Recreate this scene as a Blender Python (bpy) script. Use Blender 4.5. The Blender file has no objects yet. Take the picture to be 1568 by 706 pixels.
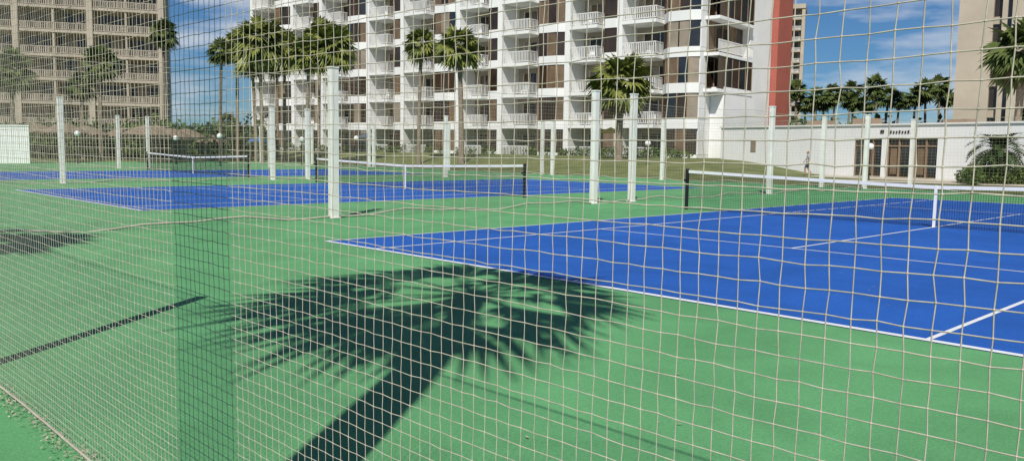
import bpy, math, random
import numpy as np
from mathutils import Vector, Matrix
random.seed(4); RNG=np.random.default_rng(7)
scene=bpy.context.scene
COL=scene.collection
# ---------------------------------------------------------------- frames
F_PX=1283.4; PITCH=.0973; ROLL=.01396; CAMH=1.5876
A=.8
E=np.array([math.cos(A),-math.sin(A)]); N=np.array([math.sin(A),math.cos(A)]); C0=np.array([-3.141,13.890])
def CW(u,w,z=0.0):
    p=C0+u*E+w*N
    return (float(p[0]),float(p[1]),float(z))
def hor(x): return 217+x*22/1568
def XP(x,Y): return (x-784)/F_PX*Y
def ZP(x,y,Y): return CAMH+(hor(x)-y)/F_PX*Y
def sm(x,a,b):
    t=min(1,max(0,(x-a)/(b-a))); return t*t*(3-2*t)
def gz(X,Y):
    d=np.array([X,Y])-C0; u=float(d@E); w=float(d@N)
    return 1.0*sm(w,32.5,44)*sm(-u,13,24)

# ---------------------------------------------------------------- materials
def mat(name,col,rough=.7,var=.15,scale=3.0,bump=0.0,bscale=40,col2=None,detail=5,metal=0.0,spec=.3,coords='Object'):
    m=bpy.data.materials.new(name); m.use_nodes=True
    nt=m.node_tree; n=nt.nodes; l=nt.links; b=n['Principled BSDF']
    tc=n.new('ShaderNodeTexCoord')
    nz=n.new('ShaderNodeTexNoise'); nz.inputs['Scale'].default_value=scale; nz.inputs['Detail'].default_value=detail
    nz.inputs['Roughness'].default_value=.6
    l.new(tc.outputs[coords],nz.inputs['Vector'])
    r=n.new('ShaderNodeValToRGB'); r.color_ramp.elements[0].position=.32; r.color_ramp.elements[1].position=.68
    c=np.array(col); c2=np.array(col2) if col2 is not None else np.clip(c*(1+var),0,1)
    c1=c if col2 is not None else c*(1-var)
    r.color_ramp.elements[0].color=(*c1,1); r.color_ramp.elements[1].color=(*c2,1)
    l.new(nz.outputs['Fac'],r.inputs['Fac']); l.new(r.outputs['Color'],b.inputs['Base Color'])
    b.inputs['Roughness'].default_value=rough; b.inputs['Metallic'].default_value=metal
    b.inputs['Specular IOR Level'].default_value=spec
    if bump:
        n2=n.new('ShaderNodeTexNoise'); n2.inputs['Scale'].default_value=bscale; n2.inputs['Detail'].default_value=4
        l.new(tc.outputs[coords],n2.inputs['Vector'])
        bp=n.new('ShaderNodeBump'); bp.inputs['Strength'].default_value=bump; bp.inputs['Distance'].default_value=.01
        l.new(n2.outputs['Fac'],bp.inputs['Height']); l.new(bp.outputs['Normal'],b.inputs['Normal'])
    return m
def court_mat(name,col):
    m=mat(name,col,rough=.75,var=.08,scale=.35,bump=.25,bscale=160,spec=.12)
    nt=m.node_tree;n=nt.nodes;l=nt.links;b=n['Principled BSDF']
    src=b.inputs['Base Color'].links[0].from_socket
    tc=[x for x in n if x.type=='TEX_COORD'][0]
    a=n.new('ShaderNodeTexNoise'); a.inputs['Scale'].default_value=70; a.inputs['Detail'].default_value=3
    l.new(tc.outputs['Object'],a.inputs['Vector'])
    mr=n.new('ShaderNodeMapRange'); mr.inputs[1].default_value=.3; mr.inputs[2].default_value=.7; mr.inputs[3].default_value=.84; mr.inputs[4].default_value=1.12
    l.new(a.outputs['Fac'],mr.inputs[0])
    a2=n.new('ShaderNodeTexNoise'); a2.inputs['Scale'].default_value=.9; a2.inputs['Detail'].default_value=7; a2.inputs['Distortion'].default_value=1.0
    l.new(tc.outputs['Object'],a2.inputs['Vector'])
    mr2=n.new('ShaderNodeMapRange'); mr2.inputs[1].default_value=.35; mr2.inputs[2].default_value=.6; mr2.inputs[3].default_value=.88; mr2.inputs[4].default_value=1.03
    l.new(a2.outputs['Fac'],mr2.inputs[0])
    mu=n.new('ShaderNodeMath'); mu.operation='MULTIPLY'; l.new(mr.outputs[0],mu.inputs[0]); l.new(mr2.outputs[0],mu.inputs[1])
    vm=n.new('ShaderNodeVectorMath'); vm.operation='SCALE'; l.new(src,vm.inputs[0]); l.new(mu.outputs[0],vm.inputs['Scale'])
    l.new(vm.outputs[0],b.inputs['Base Color'])
    return m
M={}
M['green']=court_mat('court_green_acrylic',(.125,.355,.150))
M['blue']=court_mat('court_blue_acrylic',(.022,.112,.43))
M['line']=mat('court_line_paint',(.76,.77,.78),rough=.6,var=.08,scale=4)
M['grass']=mat('grass',(.085,.115,.035),rough=.95,scale=.5,col2=(.20,.21,.085),bump=.8,bscale=25,detail=9,spec=.1)
M['sand']=mat('sidewalk_concrete',(.52,.46,.36),rough=.85,var=.12,scale=1.5,bump=.2)
M['white']=mat('white_stucco',(.80,.80,.78),rough=.8,var=.05,scale=.4,bump=.3,bscale=20)
M['whitep']=mat('white_paint',(.80,.79,.76),rough=.55,var=.06,scale=2)
M['post']=mat('post_white_paint',(.78,.76,.70),rough=.6,var=.08,scale=3,bump=.2)
M['beige']=mat('beige_concrete',(.47,.41,.325),rough=.85,var=.10,scale=.3,bump=.3,bscale=15)
M['beige2']=mat('beige_rail',(.52,.45,.36),rough=.8,var=.08,scale=.5)
M['tan']=mat('tan_panel',(.30,.21,.14),rough=.7,var=.15,scale=.7)
M['glass']=mat('bronze_glass',(.045,.030,.020),rough=.12,var=.4,scale=.5,spec=.5)
M['glass2']=mat('bronze_curtain_glass',(.17,.115,.07),rough=.25,var=.35,scale=.8,spec=.5)
M['glass3']=mat('dark_glass',(.022,.025,.028),rough=.07,var=.4,scale=.5,spec=.7)
M['glass4']=mat('pale_curtain_glass',(.30,.25,.19),rough=.3,var=.2,scale=.8,spec=.5)
M['recess']=mat('tan_wall',(.40,.34,.27),rough=.8,var=.12,scale=.5)  # plain tan: balcony back walls, vents, shutters and spandrels
M['red']=mat('red_brown_stucco',(.38,.11,.08),rough=.85,var=.08,scale=.5)
M['frame']=mat('dark_bronze_frame',(.05,.035,.025),rough=.4,var=.1)
M['cord']=mat('tan_twine',(.48,.45,.36),rough=.8,var=.22,scale=30)
M['cordfar']=mat('weathered_twine',(.42,.39,.31),rough=.8,var=.15,scale=10)
M['black']=mat('black_twine',(.012,.012,.013),rough=.7,var=.2,scale=20)
M['blackm']=mat('black_powdercoat',(.015,.016,.016),rough=.4,var=.2)
M['band']=mat('white_vinyl_band',(.80,.80,.78),rough=.5,var=.04)
M['trunk']=mat('palm_bark',(.16,.12,.085),rough=.9,scale=6,col2=(.33,.27,.20),bump=.8,bscale=18)
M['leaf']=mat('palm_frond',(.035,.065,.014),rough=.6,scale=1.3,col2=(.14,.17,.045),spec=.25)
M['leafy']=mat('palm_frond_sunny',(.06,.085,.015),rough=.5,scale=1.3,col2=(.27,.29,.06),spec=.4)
M['sagol']=mat('sago_frond',(.02,.045,.014),rough=.6,scale=1.3,col2=(.06,.09,.025),spec=.15)
M['dead']=mat('dead_frond',(.24,.18,.10),rough=.9,var=.3,scale=3)
M['bush']=mat('shrub_leaf',(.03,.06,.012),rough=.6,scale=1.2,col2=(.13,.19,.04))
M['thatch']=mat('thatch',(.15,.11,.075),rough=.95,scale=5,col2=(.30,.24,.17),bump=1,bscale=30)
M['globe']=mat('frosted_globe',(.8,.8,.78),rough=.3,var=.03)
M['litter']=mat('dry_leaf_litter',(.26,.22,.14),rough=.95,col2=(.55,.50,.40),scale=40)
M['yellow']=mat('yellow_canvas',(.75,.52,.05),rough=.7,var=.1)
M['bluec']=mat('blue_canvas',(.04,.16,.45),rough=.7,var=.1)
M['skin']=mat('skin',(.42,.24,.16),rough=.6,var=.05)
M['shirt']=mat('grey_shirt',(.42,.43,.46),rough=.9,var=.1)
M['shorts']=mat('dark_shorts',(.04,.05,.09),rough=.9,var=.1)
M['hair']=mat('brown_hair',(.05,.03,.02),rough=.8,var=.2)

# ---------------------------------------------------------------- mesh helpers
def newobj(name,verts,faces,mats,midx=None,parent=None,smooth=False):
    me=bpy.data.meshes.new(name)
    verts=np.asarray(verts,dtype=np.float32).reshape(-1,3)
    if isinstance(faces,np.ndarray):
        k=faces.shape[1]; nf=len(faces)
        me.vertices.add(len(verts)); me.vertices.foreach_set('co',verts.ravel())
        me.loops.add(nf*k); me.loops.foreach_set('vertex_index',faces.astype(np.int32).ravel())
        me.polygons.add(nf); me.polygons.foreach_set('loop_start',np.arange(0,nf*k,k,dtype=np.int32))
        me.update(calc_edges=True)
    else:
        me.from_pydata(verts.tolist(),[],faces)
    for m in mats: me.materials.append(m)
    if midx is not None: me.polygons.foreach_set('material_index',np.asarray(midx,dtype=np.int32))
    if smooth: me.polygons.foreach_set('use_smooth',np.ones(len(me.polygons),dtype=bool))
    me.validate(); me.update()
    ob=bpy.data.objects.new(name,me); COL.objects.link(ob)
    if parent: ob.parent=parent
    return ob
def empty(name,loc=(0,0,0)):
    e=bpy.data.objects.new(name,None); COL.objects.link(e); e.location=loc; e.empty_display_size=.3
    return e
class Fr:
    def __init__(s,O,a,o): s.O=np.array(O,float); s.a=np.array([a[0],a[1],0.]); s.o=np.array([o[0],o[1],0.])
    def p(s,x,d,z): return tuple(s.O+s.a*x+s.o*d+np.array([0,0,z]))
BOXF=[(0,1,2,3),(4,7,6,5),(0,4,5,1),(1,5,6,2),(2,6,7,3),(3,7,4,0)]
class MB:
    def __init__(s): s.parts={}
    def _g(s,k): return s.parts.setdefault(k,([],[]))
    def box(s,fr,s0,s1,d0,d1,z0,z1,k):
        v,f=s._g(k); b=len(v)
        for z in (z0,z1):
            for x,d in ((s0,d0),(s1,d0),(s1,d1),(s0,d1)): v.append(fr.p(x,d,z))
        f+= [tuple(b+i for i in q) for q in BOXF]
    def prism(s,fr,pts,z0,z1,k):
        v,f=s._g(k); b=len(v); n=len(pts)
        for z in (z0,z1):
            for x,d in pts: v.append(fr.p(x,d,z))
        f.append(tuple(b+i for i in range(n))); f.append(tuple(b+n+i for i in reversed(range(n))))
        for i in range(n):
            j=(i+1)%n; f.append((b+i,b+j,b+n+j,b+n+i))
    def seg(s,fr,p0,p1,th,z0,z1,k,off=0):
        p0=np.array(p0,float);p1=np.array(p1,float);t=(p1-p0);t/=np.linalg.norm(t);nn=np.array([-t[1],t[0]])
        if nn[1]<0: nn=-nn
        a=p0+nn*off;b=p1+nn*off
        s.prism(fr,[tuple(a-nn*th/2),tuple(b-nn*th/2),tuple(b+nn*th/2),tuple(a+nn*th/2)],z0,z1,k)
    def rail(s,fr,p0,p1,z0,h,k,sp=.16,w=.045):
        p0=np.array(p0,float);p1=np.array(p1,float);L=np.linalg.norm(p1-p0);n=max(2,int(L/sp));t=(p1-p0)/L
        s.seg(fr,p0,p1,.06,z0+h-.07,z0+h,k); s.seg(fr,p0,p1,.05,z0+.08,z0+.14,k)
        for i in range(n+1):
            c=p0+t*L*i/n
            s.seg(fr,c-t*w/2,c+t*w/2,.03,z0+.14,z0+h-.07,k)
    def build(s,parent,names=None):
        for k,(v,f) in s.parts.items():
            newobj((names or {}).get(k,k),v,f,[M[k]],parent=parent)
def tube(path,r,k=6,cap=True):
    path=np.array(path,float); n=len(path); r=np.broadcast_to(r,(n,))
    V=[];Fc=[]
    for i in range(n):
        t=path[min(i+1,n-1)]-path[max(i-1,0)]; t/=np.linalg.norm(t)+1e-9
        ref=np.array([0,0,1.]) if abs(t[2])<.9 else np.array([1.,0,0])
        a=np.cross(t,ref);a/=np.linalg.norm(a);b=np.cross(t,a)
        for j in range(k):
            th=2*math.pi*j/k; V.append(path[i]+r[i]*(math.cos(th)*a+math.sin(th)*b))
    for i in range(n-1):
        for j in range(k):
            Fc.append((i*k+j,i*k+(j+1)%k,(i+1)*k+(j+1)%k,(i+1)*k+j))
    if cap: Fc.append(tuple(range(k))); Fc.append(tuple((n-1)*k+j for j in reversed(range(k))))
    return V,Fc
def grid_cords(P,offs,axis):
    if axis==0: P=np.swapaxes(P,0,1)
    a,b,_=P.shape;k=len(offs)
    V=(P[:,:,None,:]+np.asarray(offs)[None,None]).reshape(-1,3)
    idx=np.arange(a*b*k).reshape(a,b,k)
    i0=idx[:,:-1];i1=idx[:,1:]
    f=np.stack([i0,np.roll(i0,-1,2),np.roll(i1,-1,2),i1],-1).reshape(-1,4)
    return V,f

# ---------------------------------------------------------------- ground
us=np.array(sorted(set(list(np.linspace(-3000,-140,12))+list(np.arange(-140,60,2.0))+list(np.linspace(60,3000,12)))))
ws=np.array(sorted(set(list(np.linspace(-400,-20,6))+list(np.arange(-20,90,2.0))+list(np.linspace(90,4000,14)))))
V=[];
for w in ws:
    for u in us:
        z=1.0*sm(w,32.5,44)*sm(-u,13,24)
        if w>33 : z+=.05*math.sin(u*.7)*math.sin(w*.5)*sm(w,33,36)*sm(-u,10,14)
        V.append(CW(u,w,z))
nu=len(us)
Fg=[(j*nu+i,j*nu+i+1,(j+1)*nu+i+1,(j+1)*nu+i) for j in range(len(ws)-1) for i in range(nu-1)]
newobj('grass_ground',V,Fg,[M['grass']],smooth=True)
def sheet(name,quads,z,m,parent=None):
    V=[];Fc=[]
    for q in quads:
        b=len(V)
        for u,w in q: V.append(CW(u,w,z))
        Fc.append((b,b+1,b+2,b+3))
    return newobj(name,V,Fc,[m],parent=parent)
def rect(u0,u1,w0,w1): return [(u0,w0),(u1,w0),(u1,w1),(u0,w1)]
sheet('court_apron_pavement',[rect(-62,24,-6.9,31.2)],.004,M['green'])
sheet('sidewalk_path',[[(-12,37.8),(-12,40.8),(-10,41.5),(-10,38.8)],[(-10,38.8),(-10,41.5),(24,52),(24,47.5)]],.03,M['sand'])
PW=10.973; NW=11.885; PITCHU=-19.07
def court(u0,i):
    sheet('tennis_court_surface',[rect(u0,u0+PW,0,2*NW)],.008,M['blue'])
    Q=[];b=.05;h=.09
    Q.append(rect(u0,u0+PW,0,h)); Q.append(rect(u0,u0+PW,2*NW-h,2*NW))
    for uu in (u0,u0+1.372,u0+PW-1.372-b,u0+PW-b): Q.append(rect(uu,uu+b,h,2*NW-h))
    i0=u0+1.372+b;i1=u0+PW-1.372-b
    Q.append(rect(i0,i1,NW-6.401,NW-6.401+b)); Q.append(rect(i0,i1,NW+6.401-b,NW+6.401))
    c=u0+PW/2
    Q.append(rect(c-b/2,c+b/2,NW-6.401+b,NW+6.401-b))
    Q.append(rect(c-b/2,c+b/2,h,h+.1)); Q.append(rect(c-b/2,c+b/2,2*NW-h-.1,2*NW-h))
    sheet('court_line_marking',Q,.012,M['line'])
    e=empty('tennis_net')
    ua=u0-.914;ub=u0+PW+.914
    def top(u):
        t=abs(u-c)/(PW/2+.914); return .914+.156*t**1.15
    n=int((ub-ua)/.05); U=np.linspace(ua,ub,n+1)
    rows=20
    P=np.zeros((n+1,rows+1,3))
    for a_,u in enumerate(U):
        T=top(u)
        for r_ in range(rows+1):
            P[a_,r_]=CW(u,NW+.01*math.sin(u*3+r_*.3),.03+(T-.06)*r_/rows)
    ee=np.array([E[0],E[1],0]);nn=np.array([N[0],N[1],0]);zz=np.array([0,0,1.])
    r=.0032
    V,f=grid_cords(P,[ee*r,nn*r,-ee*r,-nn*r],1); newobj('net_vertical_cords',V,f,[M['black']],parent=e)
    V,f=grid_cords(P,[zz*r,nn*r,-zz*r,-nn*r],0); newobj('net_horizontal_cords',V,f,[M['black']],parent=e)
    V=[];Fc=[]
    Ub=np.linspace(ua,ub,25)
    for u in Ub:
        T=top(u)
        for dw,dz in ((-.012,-.075),(.012,-.075),(.014,0),(-.014,0)): V.append(CW(u,NW+dw,T+dz))
    for i_ in range(24):
        for j in range(4): Fc.append((i_*4+j,i_*4+(j+1)%4,i_*4+4+(j+1)%4,i_*4+4+j))
    newobj('top_band',V,Fc,[M['band']],parent=e)
    V=[];Fc=[]
    for dw in (-.02,.02):
        b_=len(V); 
        for uu,z in ((c-.03,.01),(c+.03,.01),(c+.03,.92),(c-.03,.92)): V.append(CW(uu,NW+dw,z))
        Fc.append((b_,b_+1,b_+2,b_+3))
    Fc+=[(0,1,5,4),(3,2,6,7),(0,3,7,4),(1,2,6,5)]
    newobj('center_strap',V,Fc,[M['band']],parent=e)
    for k,uu in enumerate((ua,ub)):
        v,f=tube([CW(uu,NW,0),CW(uu,NW,1.09),CW(uu,NW,1.12)],[.05,.05,.035],12)
        newobj('net_post_%d'%(k+1),v,f,[M['blackm']],parent=e)
        v,f=tube([CW(uu+.0,NW-.05,.8),CW(uu,NW-.13,.8)],.03,8); newobj('crank_%d'%(k+1),v,f,[M['blackm']],parent=e)
for i in range(3): court(PITCHU*i,i)

# ---------------------------------------------------------------- divider fences
PH=3.26
def post(parent,u,w,hw=.085,h=PH,name='post'):
    mb=MB(); fr=Fr((*CW(u,w)[:2],0),E,N); z0=gz(*CW(u,w)[:2])
    mb.box(fr,-hw,hw,-hw,hw,z0-.05,h+z0,'post'); mb.box(fr,-hw-.012,hw+.012,-hw-.012,hw+.012,h+z0+.001,h+z0+.04,'post')
    mb.box(fr,-hw-.03,hw+.03,-hw-.03,hw+.03,z0+.013,z0+.03,'post')
    for k,(v,f) in mb.parts.items(): newobj(name,v,f,[M['post']],parent=parent)
def netpanel(parent,pa,pb,top=3.1,cell=.10,r=.0016):
    L=math.dist(pa,pb); n=int(L/cell); m=int(top/cell)
    P=np.zeros((n+1,m+1,3)); pa=np.array(pa);pb=np.array(pb)
    for i in range(n+1):
        t=i/n; q=pa+(pb-pa)*t; sag=.10*math.sin(math.pi*((t*L/8.8)%1))
        x,y,_=CW(*q)
        for j in range(m+1): P[i,j]=(x+.02*math.sin(i*.5+j*.2),y+.02*math.cos(i*.4),.05+(top-.05-sag)*j/m)
    d=(pb-pa)/L; dx=np.array([*(E*d[0]+N*d[1]),0]); nx=np.array([-dx[1],dx[0],0]); zz=np.array([0,0,1.])
    V,f=grid_cords(P,[dx*r,nx*r,-dx*r],1); newobj('net_vertical_cords',V,f,[M['cordfar']],parent=parent)
    V,f=grid_cords(P,[zz*r,nx*r,-zz*r],0); newobj('net_horizontal_cords',V,f,[M['cordfar']],parent=parent)
    bot=[tuple(np.array(CW(*(pa+(pb-pa)*t)))+np.array([0,0,.07+.05*math.sin(t*L*1.3)+.03*math.sin(t*L*3.1)])) for t in np.linspace(0,1,int(L*2))]
    v,f=tube(bot,.022,5); newobj('bottom_rope',v,f,[M['cordfar']],parent=parent)
    v,f=tube([tuple(P[i,-1]) for i in range(0,n+1,6)],.006,5); newobj('top_cable',v,f,[M['cordfar']],parent=parent)
for k,u in enumerate((-3.82,-22.95,-42.4)):
    e=empty('divider_net_fence')
    for j,w in enumerate((-6.0,2.6,11.4,13.2,21.6)): post(e,u,w,name='post_%d'%(j+1))
    netpanel(e,(u,-6.1),(u,29.9),cell=.10 if k==0 else .14)
e=empty('far_net_fence')
for j,u in enumerate(range(-61,14,9)): post(e,u+1.2,30,name='post_%d'%(j+1))
for j,u in enumerate((-3.82,-22.95,-42.4)): post(e,u+.02,30,name='corner_post_%d'%(j+1))
netpanel(e,(-60,30),(13,30),cell=.14,r=.0018)
e=empty('white_post'); post(e,-3.9,35.5)

# ---------------------------------------------------------------- near net fence
e=empty('rope_net_fence')
cell=.0405; FW=-6.13
U0,U1=-3.8,13.6
nu_=int((U1-U0)/cell); nz_=int(3.2/cell)
uu=U0+np.arange(nu_+1)*cell; zz_=.04+np.arange(nz_+1)*cell
UU,ZZ=np.meshgrid(uu,zz_,indexing='ij')
j1=RNG.normal(0,.0012,UU.shape); j2=RNG.normal(0,.0010,UU.shape)
du=.004*np.sin(ZZ*1.9+UU*.8)+.002*np.sin(ZZ*5.1+UU*2.3+1)+.0012*np.sin(UU*9+ZZ*2)+j1
dz=.003*np.sin(UU*2.1+ZZ*.5)+.0012*np.sin(UU*6.3+ZZ*1.3)-.025*np.abs(np.sin((UU-5.46)*math.pi/8.6))*(ZZ/3.2)+j2
dw=.009*np.sin(UU*1.1+ZZ*.9)+.0015*np.sin(UU*4+ZZ*3)+RNG.normal(0,.0005,UU.shape)
Pn=np.zeros(UU.shape+(3,))
Pn[...,0]=C0[0]+(UU+du)*E[0]+(FW+dw)*N[0]; Pn[...,1]=C0[1]+(UU+du)*E[1]+(FW+dw)*N[1]; Pn[...,2]=np.maximum(ZZ+dz,.02)
ee=np.array([E[0],E[1],0]);nn=np.array([N[0],N[1],0]);zv=np.array([0,0,1.]); r=.00115
V,f=grid_cords(Pn,[ee*r,nn*r,-ee*r,-nn*r],1); newobj('vertical_cords',V,f,[M['cord']],parent=e)
V,f=grid_cords(Pn,[zv*r,nn*r,-zv*r,-nn*r],0); newobj('horizontal_cords',V,f,[M['cord']],parent=e)
i0=int((5.5-U0)/cell); K=Pn[i0:].reshape(-1,3); kr=.0030
o6=np.array([ee*kr*1.1,nn*kr,-ee*kr*1.1,-nn*kr,zv*kr*.9,-zv*kr*.9])
V=(K[:,None,:]+o6[None]).reshape(-1,3); base=(np.arange(len(K))*6)[:,None,None]
f=np.array([(0,1,4),(1,2,4),(2,3,4),(3,0,4),(1,0,5),(2,1,5),(3,2,5),(0,3,5)])[None]+base
newobj('knots',V,f.reshape(-1,3),[M['cord']],parent=e)
v,f=tube([tuple(Pn[i,0]) for i in range(0,nu_+1,3)],.007,6); newobj('bottom_rope',v,f,[M['cordfar']],parent=e)
v,f=tube([tuple(Pn[i,-1]) for i in range(0,nu_+1,4)],.008,6); newobj('top_cable',v,f,[M['cordfar']],parent=e)
for k,u in enumerate((-3.2,5.46,14.1)):
    v,f=tube([CW(u,FW,0),CW(u,FW,3.26)],.07,12); newobj('pole_%d'%(k+1),v,f,[M['post']],parent=e)
V=[];Fc=[]
for i in range(3600):
    u=random.uniform(3,12.5); w=FW+random.gauss(.0,.045); z=.006+abs(random.gauss(0,.008))+.01
    s=random.uniform(.004,.016); a_=random.uniform(0,6.28); c=np.array(CW(u,w,z)); t=random.uniform(-.5,.5)
    d1=np.array([math.cos(a_),math.sin(a_),t])*s; d2=np.array([-math.sin(a_),math.cos(a_),random.uniform(-.5,.5)])*s*random.uniform(.15,.5)
    b=len(V); V+=[c-d1,c+d2,c+d1,c-d2]; Fc.append((b,b+1,b+2,b+3))
for i in range(220):
    u=random.uniform(-6,13); w=random.uniform(-6,8); s=random.uniform(.008,.022)
    a_=random.uniform(0,6.28); c=np.array(CW(u,w,.018)); 
    d1=np.array([math.cos(a_),math.sin(a_),.1])*s; d2=np.array([-math.sin(a_),math.cos(a_),0])*s*.35
    b=len(V); V+=[c-d1,c+d2,c+d1,c-d2]; Fc.append((b,b+1,b+2,b+3))
newobj('leaf_litter',V,Fc,[M['litter']])

# ---------------------------------------------------------------- palms
def palm_mesh(name,seed,H,R,nf,leaf='leaf',skirt=8,lean=.03,tr=.17,nl=19,low=-50,lw=.05,fan=115,pet=.5,taper=.25,tipdrop=.16,top=80,lv=None,stretch=0):
    rng=random.Random(seed); V=[];Fc=[];mi=[]
    n=14; la=rng.uniform(0,6.28); path=[]
    for i in range(n):
        t=i/(n-1); b=lean*H*t*t
        if lv is None: path.append((b*math.cos(la),b*math.sin(la),-.1+(H+.1)*t))
        else: path.append((lv[0]*t**4,lv[1]*t**4,-.1+(H+.1)*t))
    rad=[tr*((1.15 if i==0 else 1.0)-taper*i/(n-1))*(1+rng.uniform(-.05,.05)) for i in range(n)]
    rad[-1]*=1.35; rad[-2]*=1.25
    v,f=tube(path,rad,10); V+=[tuple(x) for x in v]; Fc+=f; mi+=[0]*len(f)
    C=np.array(path[-1])
    for i in range(nf+skirt):
        dead=i>=nf
        az=i*2.39996+rng.uniform(-.25,.25)
        el=math.radians(top+(low-top)*((i+.5)/nf)**.85+rng.uniform(-9,9)) if not dead else math.radians(rng.uniform(-82,-55))
        Rr=R*rng.uniform(.85,1.1)*(0.8 if dead else 1)*(1-stretch*math.cos(az))
        d=np.array([math.cos(az)*math.cos(el),math.sin(az)*math.cos(el),math.sin(el)])
        P1=C+d*Rr*pet; P1[2]-=.05*Rr
        s=np.cross(d,[0,0,1]); 
        if np.linalg.norm(s)<.1: s=np.array([1.,0,0])
        s/=np.linalg.norm(s); pw=.018*R
        b=len(V); V+=[tuple(C-s*pw),tuple(C+s*pw),tuple(P1+s*pw*.6),tuple(P1-s*pw*.6)]; Fc.append((b,b+1,b+2,b+3)); mi.append(2 if dead else 1)
        d2=d+np.array([0,0,-.35*math.cos(el)]); d2/=np.linalg.norm(d2)
        tw=rng.uniform(-.7,.7); nn_=np.cross(s,d2); s2=s*math.cos(tw)+nn_*math.sin(tw)
        for k in range(nl):
            a=math.radians(-fan+2*fan*k/(nl-1)+rng.uniform(-4,4))
            ld=math.cos(a)*d2+math.sin(a)*s2; pd=-math.sin(a)*d2+math.cos(a)*s2
            l=.62*Rr*(1-.28*abs(a)/2)*rng.uniform(.85,1.1)
            mid=P1+ld*l*.55; tip=P1+ld*l; tip[2]-=tipdrop*Rr*rng.uniform(.4,1.3)
            w=lw*R*(.5 if dead else 1)
            b=len(V); V+=[tuple(P1),tuple(mid+pd*w),tuple(tip),tuple(mid-pd*w)]
            Fc.append((b,b+1,b+2,b+3)); mi.append(2 if dead else 1)
    me=bpy.data.meshes.new(name); me.from_pydata([tuple(map(float,x)) for x in V],[],Fc)
    for m in (M['trunk'],M[leaf],M['dead']): me.materials.append(m)
    me.polygons.foreach_set('material_index',mi); me.update()
    return me
def place(me,name,x,y,z,rot=0,sc=(1,1,1)):
    o=bpy.data.objects.new(name,me); COL.objects.link(o); o.location=(x,y,z); o.rotation_euler=(0,0,rot); o.scale=sc; return o
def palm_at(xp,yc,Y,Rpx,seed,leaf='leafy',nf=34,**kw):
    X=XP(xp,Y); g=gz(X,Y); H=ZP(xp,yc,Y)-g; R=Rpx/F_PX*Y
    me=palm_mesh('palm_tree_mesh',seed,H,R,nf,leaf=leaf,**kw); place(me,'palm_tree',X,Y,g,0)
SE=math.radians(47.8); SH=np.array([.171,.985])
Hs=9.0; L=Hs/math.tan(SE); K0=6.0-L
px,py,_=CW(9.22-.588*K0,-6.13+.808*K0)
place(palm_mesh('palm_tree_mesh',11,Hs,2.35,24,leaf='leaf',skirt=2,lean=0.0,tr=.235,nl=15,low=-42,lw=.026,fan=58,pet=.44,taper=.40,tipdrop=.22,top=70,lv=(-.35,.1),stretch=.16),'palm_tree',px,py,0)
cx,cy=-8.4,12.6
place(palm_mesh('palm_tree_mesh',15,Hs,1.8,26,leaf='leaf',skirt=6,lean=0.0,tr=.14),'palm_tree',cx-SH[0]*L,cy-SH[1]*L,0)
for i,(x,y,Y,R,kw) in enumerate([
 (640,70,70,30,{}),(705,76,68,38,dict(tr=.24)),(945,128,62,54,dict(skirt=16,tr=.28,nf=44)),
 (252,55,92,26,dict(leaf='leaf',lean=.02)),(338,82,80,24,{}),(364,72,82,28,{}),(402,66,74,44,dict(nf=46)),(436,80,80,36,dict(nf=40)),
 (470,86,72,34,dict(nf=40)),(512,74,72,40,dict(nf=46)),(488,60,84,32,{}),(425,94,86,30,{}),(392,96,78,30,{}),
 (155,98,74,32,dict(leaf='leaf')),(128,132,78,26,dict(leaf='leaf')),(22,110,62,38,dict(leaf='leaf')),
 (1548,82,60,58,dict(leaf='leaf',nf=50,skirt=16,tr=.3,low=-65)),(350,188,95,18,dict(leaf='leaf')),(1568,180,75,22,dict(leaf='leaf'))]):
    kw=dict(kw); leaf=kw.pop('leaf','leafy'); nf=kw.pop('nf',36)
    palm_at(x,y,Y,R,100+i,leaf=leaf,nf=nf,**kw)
vars_=[palm_mesh('distant_palm_mesh',300+i,11,2.0,26,leaf='leaf',skirt=5,tr=.2,lean=.04,nl=13,lw=.07) for i in range(4)]
for i,(x,yc) in enumerate([(1188,152),(1212,140),(1241,150),(1256,158),(1272,146),(1291,142),(1318,160),(1336,134),(1347,150),(1366,156),(1391,150),(1410,140),(1431,134),(1226,163),(1300,158),(1440,150)]):
    Y=135+random.uniform(-12,14); z=ZP(x,yc,Y); s=z/11
    place(vars_[i%4],'distant_palm_tree',XP(x,Y),Y,0,random.uniform(0,6),(1.08,1.08,s))

# ---------------------------------------------------------------- shrubs
def bush(name,blobs,n,ls=.12,m='bush',seed=0):
    rng=np.random.default_rng(seed); V=[]
    for (x,y,z,rx,ry,rz) in blobs:
        d=rng.normal(size=(n,3)); d/=np.linalg.norm(d,axis=1)[:,None]
        lump=1+.25*np.sin(d[:,0]*5+x)*np.sin(d[:,1]*6+y)*np.cos(d[:,2]*4)
        rad=rng.uniform(.55,1.05,n)*lump
        c=np.array([x,y,z])+d*rad[:,None]*np.array([rx,ry,rz])
        c[:,2]=np.maximum(c[:,2],z-rz*.95)
        a=rng.normal(size=(n,3)); a/=np.linalg.norm(a,axis=1)[:,None]; b=np.cross(a,rng.normal(size=(n,3))); b/=np.linalg.norm(b,axis=1)[:,None]
        s=ls*rng.uniform(.6,1.4,n)[:,None]
        q=np.stack([c-a*s,c+b*s*.5,c+a*s,c-b*s*.5],1)
        V.append(q.reshape(-1,3))
    V=np.concatenate(V); f=np.arange(len(V)).reshape(-1,4)
    return newobj(name,V,f,[M[m]])
bl=[]
for x in range(1478,1640,14):
    Y=46.3-(x-1478)*.012; bl.append((XP(x,Y),Y,.42+random.uniform(-.05,.1),.62,.5,.55+random.uniform(-.08,.1)))
bush('hedge',bl,700,ls=.075,seed=3)
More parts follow.
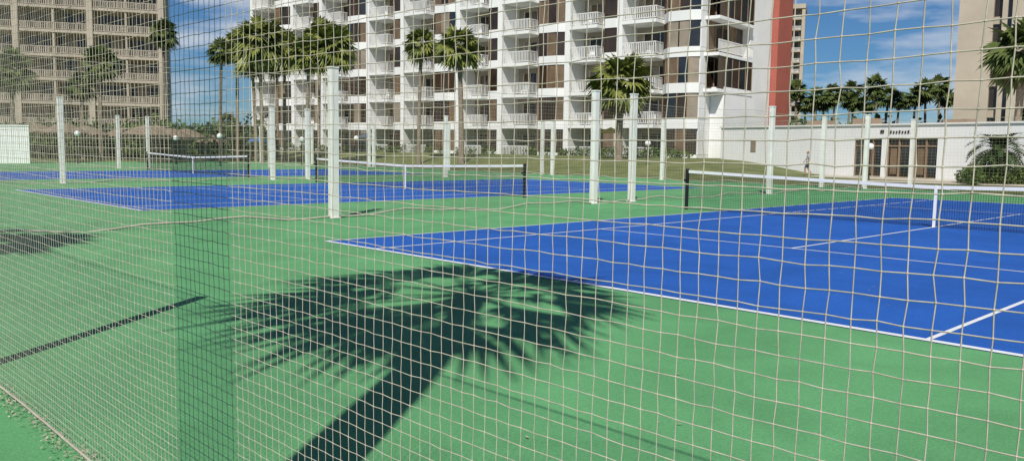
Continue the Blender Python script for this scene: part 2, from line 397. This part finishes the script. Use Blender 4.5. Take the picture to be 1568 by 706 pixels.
bush('shrub',[(XP(1487,44.5),44.5,.5,.55,.5,.6)],900,ls=.07,seed=8)
bl=[]
for x in range(-40,400,13):
    Y=88+random.uniform(-5,5); bl.append((XP(x,Y),Y,1.6+random.uniform(-.3,.5),2.2,1.5,1.7+random.uniform(-.3,.7)))
bush('shrub_row',bl,420,ls=.28,seed=5)
bl=[]
for x in range(1150,1700,14):
    Y=118+random.uniform(-5,8); bl.append((XP(x,Y),Y,3.0,2.6,2,2.6+random.uniform(-.6,1.1)))
bush('distant_tree_line',bl,260,ls=.45,seed=6)
bl=[]
for x in list(range(400,1050,22)):
    Y=68+ (1050-x)*.052; bl.append((XP(x,Y),Y,gz(XP(x,Y),Y)+.3,.8+random.uniform(-.2,.5),.5,.35+random.uniform(0,.35)))
bush('foundation_planting',bl,260,ls=.12,seed=9)
def sago(x,Y,H,R,seed):
    rng=random.Random(seed); V=[];Fc=[];mi=[]
    v,f=tube([(0,0,-.05),(0,0,H*.5),(0,0,H)],[.22,.2,.24],10); V+=[tuple(q) for q in v];Fc+=f;mi+=[0]*len(f)
    for i in range(64):
        az=i*2.4+rng.uniform(-.2,.2); el=math.radians(75-100*(i/64)); 
        hd=np.array([math.cos(az),math.sin(az),0]); sd=np.array([-math.sin(az),math.cos(az),0])
        p=np.array([0,0,H]); e_=el; pts=[p.copy()]
        for k in range(12):
            p=p+(hd*math.cos(e_)+np.array([0,0,math.sin(e_)]))*R*1.25/12; e_-=.13; pts.append(p.copy())
        for k in range(1,13):
            l=R*.24*math.sin(math.pi*(k+1)/14.5)+.03
            for sg in (-1,1):
                t=pts[k]-pts[k-1]; t/=np.linalg.norm(t)
                tip=pts[k]+sd*sg*l+t*l*.7; b=len(V); V+=[tuple(pts[k]-t*.08),tuple(tip),tuple(pts[k]+t*.08)]; Fc.append((b,b+1,b+2)); mi.append(1)
    me=bpy.data.meshes.new('sago'); me.from_pydata([tuple(map(float,q)) for q in V],[],Fc)
    me.materials.append(M['trunk']); me.materials.append(M['sagol']); me.polygons.foreach_set('material_index',mi)
    place(me,'sago_palm',XP(x,Y),Y,0)
sago(1524,46.2,1.85,1.5,5)

# ---------------------------------------------------------------- hotel
ho=empty('white_hotel_building')
HZ=.85
fr=Fr((15.6,70.3,HZ),(-.788,.616),(-.616,-.788)); mb=MB()
FH=2.95; NFL=9; TOT=64.0
mb.box(fr,.02,TOT,-15,-1.65,-1,NFL*FH+1,'white')
s=0; i=0
rg=random.Random(21)
def glassk(): 
    q=rg.random(); return 'glass' if q<.42 else ('glass2' if q<.72 else ('glass4' if q<.82 else 'glass3'))
def panelrow(p0,p1,z0,z1,n,off=0.0):
    p0=np.array(p0,float);p1=np.array(p1,float)
    for k in range(n):
        a=p0+(p1-p0)*k/n; b=p0+(p1-p0)*(k+1)/n
        mb.seg(fr,a,b,.06,z0,z1,glassk(),off)
        t=(p1-p0)/np.linalg.norm(p1-p0)
        mb.seg(fr,b-t*.05,b+t*.05,.1,z0,z1,'tan' if rg.random()<.5 else 'frame',off+.03)
while s<TOT-3:
    LA=7.7 if i%2==0 else 5.65
    bw=LA*(.50 if i%2==0 else .38)
    d_out=1.0 if i%2==0 else .55
    sb=s+bw; s2=s+LA-.55
    for fl in range(NFL):
        z=fl*FH
        pts=[(s,-1.6),(s,d_out-.35),(s+bw*.22,d_out),(s+bw*.72,d_out),(sb,-.3),(sb,-1.6)]
        mb.prism(fr,pts,z-.38,z+.44,'white')
        ins=[(s+.08,d_out-.45),(s+bw*.22,d_out-.1),(s+bw*.72,d_out-.1),(sb-.06,-.38)]
        panelrow(ins[0],ins[1],z+.44,z+FH-.38,1)
        panelrow(ins[1],ins[2],z+.44,z+FH-.38,2 if i%2==0 else 1)
        panelrow(ins[2],ins[3],z+.44,z+FH-.38,2)
        mb.box(fr,s-.02,s+.3,-1.6,d_out-.5,z+.44,z+FH-.38,'tan' if i%2==1 else 'white')
        bo=1.15 if i%2==0 else .9
        if fl>0:
            mb.box(fr,sb+.01,s2-.01,-1.62,bo,z-.30,z+.0,'white')
            mb.rail(fr,(sb+.04,bo-.06),(s2-.05,bo-.06),z,1.08,'whitep',sp=.17,w=.07)
            mb.rail(fr,(sb+.05,-.28),(sb+.05,bo-.1),z,1.08,'whitep',sp=.2)
        else:
            mb.box(fr,sb+.01,s2-.01,-1.62,bo,-.6,.0,'white')
            mb.rail(fr,(sb+.04,bo-.06),(s2-.05,bo-.06),z,1.0,'whitep',sp=.17,w=.06)
        W=s2-sb
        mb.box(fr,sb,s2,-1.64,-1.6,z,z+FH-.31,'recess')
        nD=3; 
        for k in range(nD):
            a=sb+.2+(W-.9)*k/nD; b=sb+.2+(W-.9)*(k+1)/nD
            mb.box(fr,a+.03,b-.03,-1.6,-1.55,z+.08,z+2.15,glassk())
            mb.box(fr,b-.03,b+.03,-1.6,-1.52,z+.08,z+2.2,'whitep')
        if rg.random()<.6 and fl>0:
            a=sb+rg.uniform(.5,W-1.2); mb.box(fr,a,a+.5,-.6,-.1,z+.4,z+.46,'whitep'); mb.box(fr,a,a+.5,-.66,-.6,z+.4,z+.95,'whitep')
            for q in (a+.03,a+.44): mb.box(fr,q,q+.04,-.58,-.54,z,z+.4,'whitep'); mb.box(fr,q,q+.04,-.16,-.12,z,z+.4,'whitep')
    mb.box(fr,s2,s+LA,-1.66,1.05 if i%2==0 else .8,-1,NFL*FH+.6,'white')
    s+=LA; i+=1
mb.box(fr,-.6,TOT+.5,-15.5,1.3,NFL*FH-.3,NFL*FH+.9,'white')
fe=Fr((15.6,70.3,HZ),(.616,.788),(.788,-.616))
z2=2*FH
mb.box(fe,1.5,8.2,.05,1.25,-1,z2+.2,'white')
mb.box(fe,7.4,12.4,.02,.9,-1,NFL*FH+1.4,'white')
mb.box(fe,12.45,16.0,-.5,1.5,-1,NFL*FH+2.6,'red')
mb.box(fe,1.9,3.6,1.25,1.3,.2,1.9,'tan')
for k in range(7): mb.box(fe,1.95,3.55,1.3,1.33,.3+k*.22,.38+k*.22,'recess')
for fl in range(2,NFL):
    z=fl*FH
    mb.box(fe,.1,7.38,.02,1.3,z-.28,z-.02,'white')
    for k in range(5):
        a=.5+k*1.38; mb.box(fe,a,a+1.3,.06,.12,z,z+FH-.3,'glass' if (k+fl)%3 else 'glass2'); mb.box(fe,a+1.3,a+1.37,.06,.2,z,z+FH-.3,'tan')
    if fl%2==0:
        for k in range(5):
            a=.3+k*1.4; mb.seg(fe,(a,1.2),(a+1.34,1.2),.05,z,z+FH-.3,'glass3' if k%2 else 'glass'); mb.seg(fe,(a+1.32,1.2),(a+1.42,1.2),.1,z,z+FH-.3,'tan')
    else:
        mb.rail(fe,(.2,1.22),(7.3,1.22),z,1.05,'whitep',sp=.17)
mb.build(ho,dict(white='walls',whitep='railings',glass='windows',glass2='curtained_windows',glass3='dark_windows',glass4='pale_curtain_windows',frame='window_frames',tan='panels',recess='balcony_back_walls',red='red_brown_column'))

# ---------------------------------------------------------------- low white building
lo=empty('low_white_building')
la=np.array([-.55,.835]); la/=np.linalg.norm(la); loo=np.array([-la[1],la[0]])
if loo[1]>0: loo=-loo
fl_=Fr((23.4,55.8,0),la,loo); mb=MB()
def slx(x):
    r=(x-784)/F_PX; return (r*55.8-23.4)/(la[0]-r*la[1])
HB=3.42
doors=[(1303,1345),(1353,1388),(1394,1430)]
S=[(slx(a),slx(b)) for a,b in doors]
sL=slx(1100); sR=slx(1568)-14
wz=2.58
cur=sR
for a,b in sorted([(min(q),max(q)) for q in S]):
    mb.box(fl_,cur,a,-.3,0,-.1,wz,'white'); 
    mb.box(fl_,a,b,-.28,-.22,.12,wz,'glass'); n=3 if b-a>1.9 else 2
    mb.box(fl_,a,b,-.3,-.02,-.05,.12,'sand')
    for k in range(n+1):
        q=a+(b-a)*k/n; mb.box(fl_,q-.04,q+.04,-.22,-.1,.12,wz-.001,'tan')
    mb.box(fl_,a+.04,b-.04,-.22,-.12,2.05,2.13,'tan')
    for k in range(n):
        q=a+(b-a)*(k+.5)/n; mb.box(fl_,q-.22,q+.22,-.22,-.19,.3,1.95,'glass2' if k%2 else 'glass3')
    cur=b
mb.box(fl_,cur,sL,-.3,0,-.1,wz,'white')
mb.box(fl_,sR,sL,-.3,.002,wz,HB,'white')
mb.box(fl_,sR,sL,-16,-.3,-.1,HB-.25,'white')
mb.box(fl_,sR-.1,sL+.1,-.42,.10,HB,HB+.10,'whitep')
a=slx(1154);b=slx(1146); mb.box(fl_,min(a,b),max(a,b),.0,.04,1.6,2.5,'recess')
for k in range(6): mb.box(fl_,min(a,b)+.04,max(a,b)-.04,.04,.07,1.66+k*.14,1.71+k*.14,'tan')
q=slx(1348); 
mb.prism(fl_,[(q,.03),(q+.25,.03),(q+.25,.06),(q,.06)],2.92,3.12,'frame')
for k in range(9):
    q=slx(1357)-k*.2; hh=.14 if k%3 else .18
    mb.box(fl_,q-.12,q-.02,.03,.06,2.9,2.9+hh,'frame')
for q,h in ((slx(1250),.7),(slx(1390),.5),(slx(1180),.6)):
    mb.box(fl_,q-.8,q+.8,-6,-4.8,HB-.25,HB+h,'tan')
mb.build(lo,dict(white='walls',whitep='roof_coping',glass='door_glass',glass2='door_panels',glass3='door_dark_panels',frame='sign_lettering',recess='vent',tan='door_frames',sand='thresholds'))
mbp=MB(); mbp.box(fl_,sR,sL-2,.05,3.0,-.1,.045,'sand'); ep=empty('building_pavement'); mbp.build(ep)

# ---------------------------------------------------------------- left beige tower
def balcony_tower(name,O,a,width,floors,FHt,bay,z0=0,depth=14,wall='beige',rail='beige2',pier=.7,rd=1.6):
    e=empty(name); a=np.array(a,float);a/=np.linalg.norm(a); o=np.array([a[1],-a[0]]); 
    if o[1]>0: o=-o
    f=Fr((*O,z0),a,o); mb=MB()
    mb.box(f,0,width,-depth,-rd,-1,floors*FHt+1,wall)
    n=int(width/bay); rgt=random.Random(5)
    for i in range(n+1):
        mb.box(f,i*bay-pier/2,i*bay+pier/2,-rd,.35,-1,floors*FHt+.5,wall)
        if i<n:
            for fl in range(floors):
                z=fl*FHt; s0=i*bay+pier/2; s1=(i+1)*bay-pier/2
                mb.box(f,s0,s1,-rd,.22,z-.18,z+.14,wall)
                mb.rail(f,(s0,.15),(s1,.15),z+.14,.92,rail,sp=.2,w=.08)
                mb.box(f,(s0+s1)/2-.12,(s0+s1)/2+.12,-rd,.1,z+.14,z+FHt-.18,wall)
                k=s0+.25
                while k<s1-1.3:
                    mb.box(f,k,k+1.25,-rd,-rd+.06,z+.2,z+FHt-.55,rgt.choice(['glass','glass','glass2','recess'])); k+=1.4
    mb.box(f,-.5,width+.5,-depth-.3,.6,floors*FHt-.15,floors*FHt+1.1,wall)
    mb.build(e,{wall:'walls',rail:'railings','glass':'windows','glass2':'curtained_windows','recess':'shutters'})
balcony_tower('beige_condominium_building',(-45.6,110),(-.95,-.31),58,10,2.95,8.3,z0=.6,rd=2.0)
Yd=240
balcony_tower('distant_condominium_building',(XP(1172,Yd),Yd+4),(.93,-.36),9.3,14,3.0,4.65,z0=0,depth=10,wall='beige',rail='whitep',pier=.9)
e=empty('beige_tower_building'); a=np.array([.83,-.55]);a/=np.linalg.norm(a);o=np.array([-.55,-.83]);o/=np.linalg.norm(o)
f=Fr((XP(1450,85),85,0),a,o); mb=MB()
mb.box(f,0,34,-18,-.6,0,44,'beige')
s=0
for i in range(9):
    wd=3.0 if i==0 else 1.5
    mb.box(f,s,s+wd,-.6,0 if i==0 else .45,0,44,'beige'); s+=wd
    for fl in range(14):
        z=fl*3.0; mb.box(f,s,s+.75,-.6,-.3,z+2.3,z+3.0,'recess'); mb.box(f,s+.05,s+.7,-.6,-.52,z,z+2.3,'glass')
    s+=.75
    mb.box(f,s,s+.45,-.6,.2,0,44,'beige'); s+=.45
    mb.box(f,s,s+.4,-.6,-.4,0,44,'glass3'); s+=.4
mb.box(f,-.2,34.2,-18.2,.7,44,45.2,'beige')
mb.build(e,dict(beige='walls',recess='spandrels',glass='windows',glass3='dark_windows'))
e=empty('white_wall'); f=Fr((XP(46,62),62,0),(-.98,-.2),(.2,-.98)); mb=MB(); mb.box(f,0,16,-.2,0,-.1,2.7,'white'); mb.box(f,-.05,16,-.25,.05,2.7,2.8,'whitep'); mb.build(e,dict(white='wall',whitep='coping'))

# ---------------------------------------------------------------- palapas, umbrellas, lamps
def palapa(X,Y,H=2.9,R=1.9,seed=0):
    g=gz(X,Y); e=empty('thatch_umbrella',(X,Y,g)); rng=random.Random(seed)
    v,f=tube([(0,0,-.1),(0,0,H)],.07,8); newobj('pole',v,f,[M['trunk']],parent=e)
    V=[(0,0,H+.45)];Fc=[];n=28
    for k,(rr,zz) in enumerate(((.35,.25),(.7,-.05),(1.0,-.4))):
        for i in range(n):
            t=2*math.pi*i/n; q=R*rr*(1+rng.uniform(-.04,.05)); V.append((q*math.cos(t),q*math.sin(t),H+zz+rng.uniform(-.06,.04)))
    for i in range(n): Fc.append((0,1+i,1+(i+1)%n))
    for k in range(2):
        for i in range(n): Fc.append((1+k*n+i,1+(k+1)*n+i,1+(k+1)*n+(i+1)%n,1+k*n+(i+1)%n))
    newobj('thatch_roof',V,Fc,[M['thatch']],parent=e)
    V=[];Fc=[]
    for i in range(160):
        t=rng.uniform(0,6.283); q=R*rng.uniform(.9,1.02); c=np.array([q*math.cos(t),q*math.sin(t),H-.36]); d=np.array([-math.sin(t),math.cos(t),0])*.05
        b=len(V); V+=[tuple(c-d),tuple(c+d),tuple(c*np.array([1.03,1.03,1])+np.array([0,0,-rng.uniform(.15,.35)]))]; Fc.append((b,b+1,b+2))
    newobj('thatch_fringe',V,Fc,[M['thatch']],parent=e)
for i,(x,Y,H) in enumerate([(225,70,2.7),(262,73,2.5),(285,80,2.6),(100,72,2.8),(135,78,2.7),(190,80,2.6),(240,84,3.0),(60,80,2.9),(330,84,2.2)]):
    palapa(XP(x,Y),Y,H,1.9,i)
def umbrella(X,Y,m):
    g=gz(X,Y); e=empty('patio_umbrella',(X,Y,g)); v,f=tube([(0,0,0),(0,0,2.2)],.025,8); newobj('pole',v,f,[M['whitep']],parent=e)
    V=[(0,0,2.35)];Fc=[]
    for i in range(8):
        t=i*math.pi/4; V.append((1.1*math.cos(t),1.1*math.sin(t),1.9))
    for i in range(8): Fc.append((0,1+i,1+(i+1)%8))
    newobj('canopy',V,Fc,[M[m]],parent=e)
for x,Y,m in [(932,66,'yellow'),(395,80,'bluec'),(560,80,'whitep')]: umbrella(XP(x,Y),Y,m)
def lamp(x,Y,yt=None):
    X=XP(x,Y); g=gz(X,Y); zt=ZP(x,yt,Y) 
    e=empty('globe_lamp_post',(X,Y,g)); h=max(1.2,zt-g-.22)
    v,f=tube([(0,0,-.05),(0,0,.06),(0,0,.08),(0,0,h-.05),(0,0,h),(0,0,h+.03)],[.1,.1,.045,.035,.09,.09],10); newobj('pole',v,f,[M['blackm']],parent=e)
    V=[];Fc=[];n=14;m_=9
    for a_ in range(m_+1):
        th=math.pi*a_/m_
        for b_ in range(n): V.append((.21*math.sin(th)*math.cos(2*math.pi*b_/n),.21*math.sin(th)*math.sin(2*math.pi*b_/n),h+.21+.21*math.cos(th)))
    for a_ in range(m_):
        for b_ in range(n): Fc.append((a_*n+b_,a_*n+(b_+1)%n,(a_+1)*n+(b_+1)%n,(a_+1)*n+b_))
    newobj('globe',V,Fc,[M['globe']],parent=e,smooth=True)
for x,Y,yt in [(989,58,222),(1328,50,225),(337,62,209),(120,62,205),(462,66,214),(270,66,212),(545,70,212)]: lamp(x,Y,yt=yt)

# ---------------------------------------------------------------- walking person
def person(X,Y,z,rot):
    J={'pel':(0,0,.92),'waist':(0,.0,1.08),'chest':(0,.01,1.30),'neck':(0,.02,1.45),'head0':(0,.03,1.53),'head1':(0,.04,1.66),
       'hipL':(-.09,0,.90),'kneeL':(-.10,.16,.50),'ankL':(-.10,.14,.09),'toeL':(-.10,.28,.03),
       'hipR':(.09,0,.90),'kneeR':(.10,-.02,.49),'ankR':(.10,-.26,.12),'toeR':(.10,-.15,.03),
       'shL':(-.18,.01,1.39),'elL':(-.23,-.10,1.13),'wrL':(-.22,-.02,.90),'haL':(-.21,.02,.82),
       'shR':(.18,.01,1.39),'elR':(.23,.08,1.13),'wrR':(.22,.24,.95),'haR':(.21,.29,.88)}
    R={'pel':.15,'waist':.14,'chest':.165,'neck':.06,'head0':.09,'head1':.10,'hipL':.11,'kneeL':.07,'ankL':.048,'toeL':.04,'hipR':.11,'kneeR':.07,'ankR':.048,'toeR':.04,
       'shL':.07,'elL':.05,'wrL':.035,'haL':.04,'shR':.07,'elR':.05,'wrR':.035,'haR':.04}
    k=list(J); ed=[('pel','waist'),('waist','chest'),('chest','neck'),('neck','head0'),('head0','head1'),('pel','hipL'),('hipL','kneeL'),('kneeL','ankL'),('ankL','toeL'),
      ('pel','hipR'),('hipR','kneeR'),('kneeR','ankR'),('ankR','toeR'),('chest','shL'),('shL','elL'),('elL','wrL'),('wrL','haL'),('chest','shR'),('shR','elR'),('elR','wrR'),('wrR','haR')]
    me=bpy.data.meshes.new('p'); me.from_pydata([J[q] for q in k],[(k.index(a),k.index(b)) for a,b in ed],[])
    ob=bpy.data.objects.new('tmp',me); COL.objects.link(ob)
    md=ob.modifiers.new('s','SKIN'); 
    for q,sv in zip(k,me.skin_vertices[0].data): sv.radius=(R[q],R[q]*(.75 if q in('chest','waist','pel') else 1)); sv.use_root=(q=='pel')
    ob.modifiers.new('ss','SUBSURF').levels=2
    dg=bpy.context.evaluated_depsgraph_get(); m2=bpy.data.meshes.new_from_object(ob.evaluated_get(dg))
    bpy.data.objects.remove(ob)
    for m in (M['skin'],M['shirt'],M['shorts'],M['hair']): 
        m2.materials.append(m)
    for p in m2.polygons:
        c=p.center; p.use_smooth=True
        if c.z>1.66 or (c.z>1.52 and c.y<.0): p.material_index=3
        elif .93<c.z<1.46 and (abs(c.x)<.2 or c.z>1.2): p.material_index=1
        elif .52<c.z<=.93 and abs(c.x)<.19: p.material_index=2
        elif c.z<.07: p.material_index=2
        else: p.material_index=0
    o=bpy.data.objects.new('walking_person',m2); COL.objects.link(o); o.location=(X,Y,z); o.rotation_euler=(0,0,rot)
person(XP(1234,56.5),56.5,.046,math.radians(70))

# ---------------------------------------------------------------- world, sun, camera
w=bpy.data.worlds.new('World'); scene.world=w; w.use_nodes=True; nt=w.node_tree; n=nt.nodes; l=nt.links
bg=n['Background']; sky=n.new('ShaderNodeTexSky'); sky.sky_type='NISHITA'; sky.sun_disc=False
sky.sun_elevation=SE; sky.sun_rotation=math.atan2(-SH[0],-SH[1]); sky.air_density=1.0; sky.dust_density=.1; sky.ozone_density=2.0
tint=n.new('ShaderNodeMix'); tint.data_type='RGBA'; tint.blend_type='MULTIPLY'; tint.inputs[0].default_value=1
l.new(sky.outputs[0],tint.inputs[6]); tint.inputs[7].default_value=(.50,.86,1.3,1)
tc=n.new('ShaderNodeTexCoord'); mp=n.new('ShaderNodeMapping'); mp.inputs['Scale'].default_value=(3.0,3.0,14); mp.inputs['Location'].default_value=(.7,.3,.4)
l.new(tc.outputs['Generated'],mp.inputs[0]); nz=n.new('ShaderNodeTexNoise'); nz.inputs['Scale'].default_value=1.6; nz.inputs['Detail'].default_value=9; nz.inputs['Roughness'].default_value=.55
l.new(mp.outputs[0],nz.inputs['Vector'])
mr=n.new('ShaderNodeMapRange'); mr.inputs[1].default_value=.45; mr.inputs[2].default_value=.62; mr.inputs[3].default_value=0; mr.inputs[4].default_value=.75
l.new(nz.outputs['Fac'],mr.inputs[0])
# clouds thin out overhead
sx=n.new('ShaderNodeSeparateXYZ'); l.new(tc.outputs['Generated'],sx.inputs[0])
mz=n.new('ShaderNodeMapRange'); mz.inputs[1].default_value=.25; mz.inputs[2].default_value=.5; mz.inputs[3].default_value=1; mz.inputs[4].default_value=0
l.new(sx.outputs[2],mz.inputs[0])
mm=n.new('ShaderNodeMath'); mm.operation='MULTIPLY'; l.new(mr.outputs[0],mm.inputs[0]); l.new(mz.outputs[0],mm.inputs[1])
mx=n.new('ShaderNodeMix'); mx.data_type='RGBA'; l.new(mm.outputs[0],mx.inputs[0]); l.new(tint.outputs[2],mx.inputs[6]); mx.inputs[7].default_value=(12.5,13.5,15,1)
l.new(mx.outputs[2],bg.inputs['Color']); bg.inputs['Strength'].default_value=.05
sd=bpy.data.lights.new('sun','SUN'); sd.energy=4.7; sd.angle=math.radians(.5); sd.color=(1,.955,.88)
so=bpy.data.objects.new('sun',sd); COL.objects.link(so)
dirn=Vector((SH[0]*math.cos(SE),SH[1]*math.cos(SE),-math.sin(SE))); so.rotation_euler=dirn.to_track_quat('-Z','Y').to_euler()
cam=bpy.data.cameras.new('camera'); co=bpy.data.objects.new('camera',cam); COL.objects.link(co)
p,r=PITCH,ROLL
Fv=Vector((0,math.cos(p),-math.sin(p)));R0=Vector((1,0,0));Uv0=Vector((0,math.sin(p),math.cos(p)))
Rv=R0*math.cos(r)+Uv0*math.sin(r);Uv=-R0*math.sin(r)+Uv0*math.cos(r)
Mx=Matrix((( Rv.x,Uv.x,-Fv.x,0),(Rv.y,Uv.y,-Fv.y,0),(Rv.z,Uv.z,-Fv.z,CAMH),(0,0,0,1)))
co.matrix_world=Mx
cam.sensor_width=36; cam.lens=F_PX/1568*36; cam.clip_start=.05; cam.clip_end=8000
scene.camera=co
scene.view_settings.view_transform='Standard'; scene.view_settings.look='None'; scene.view_settings.exposure=0
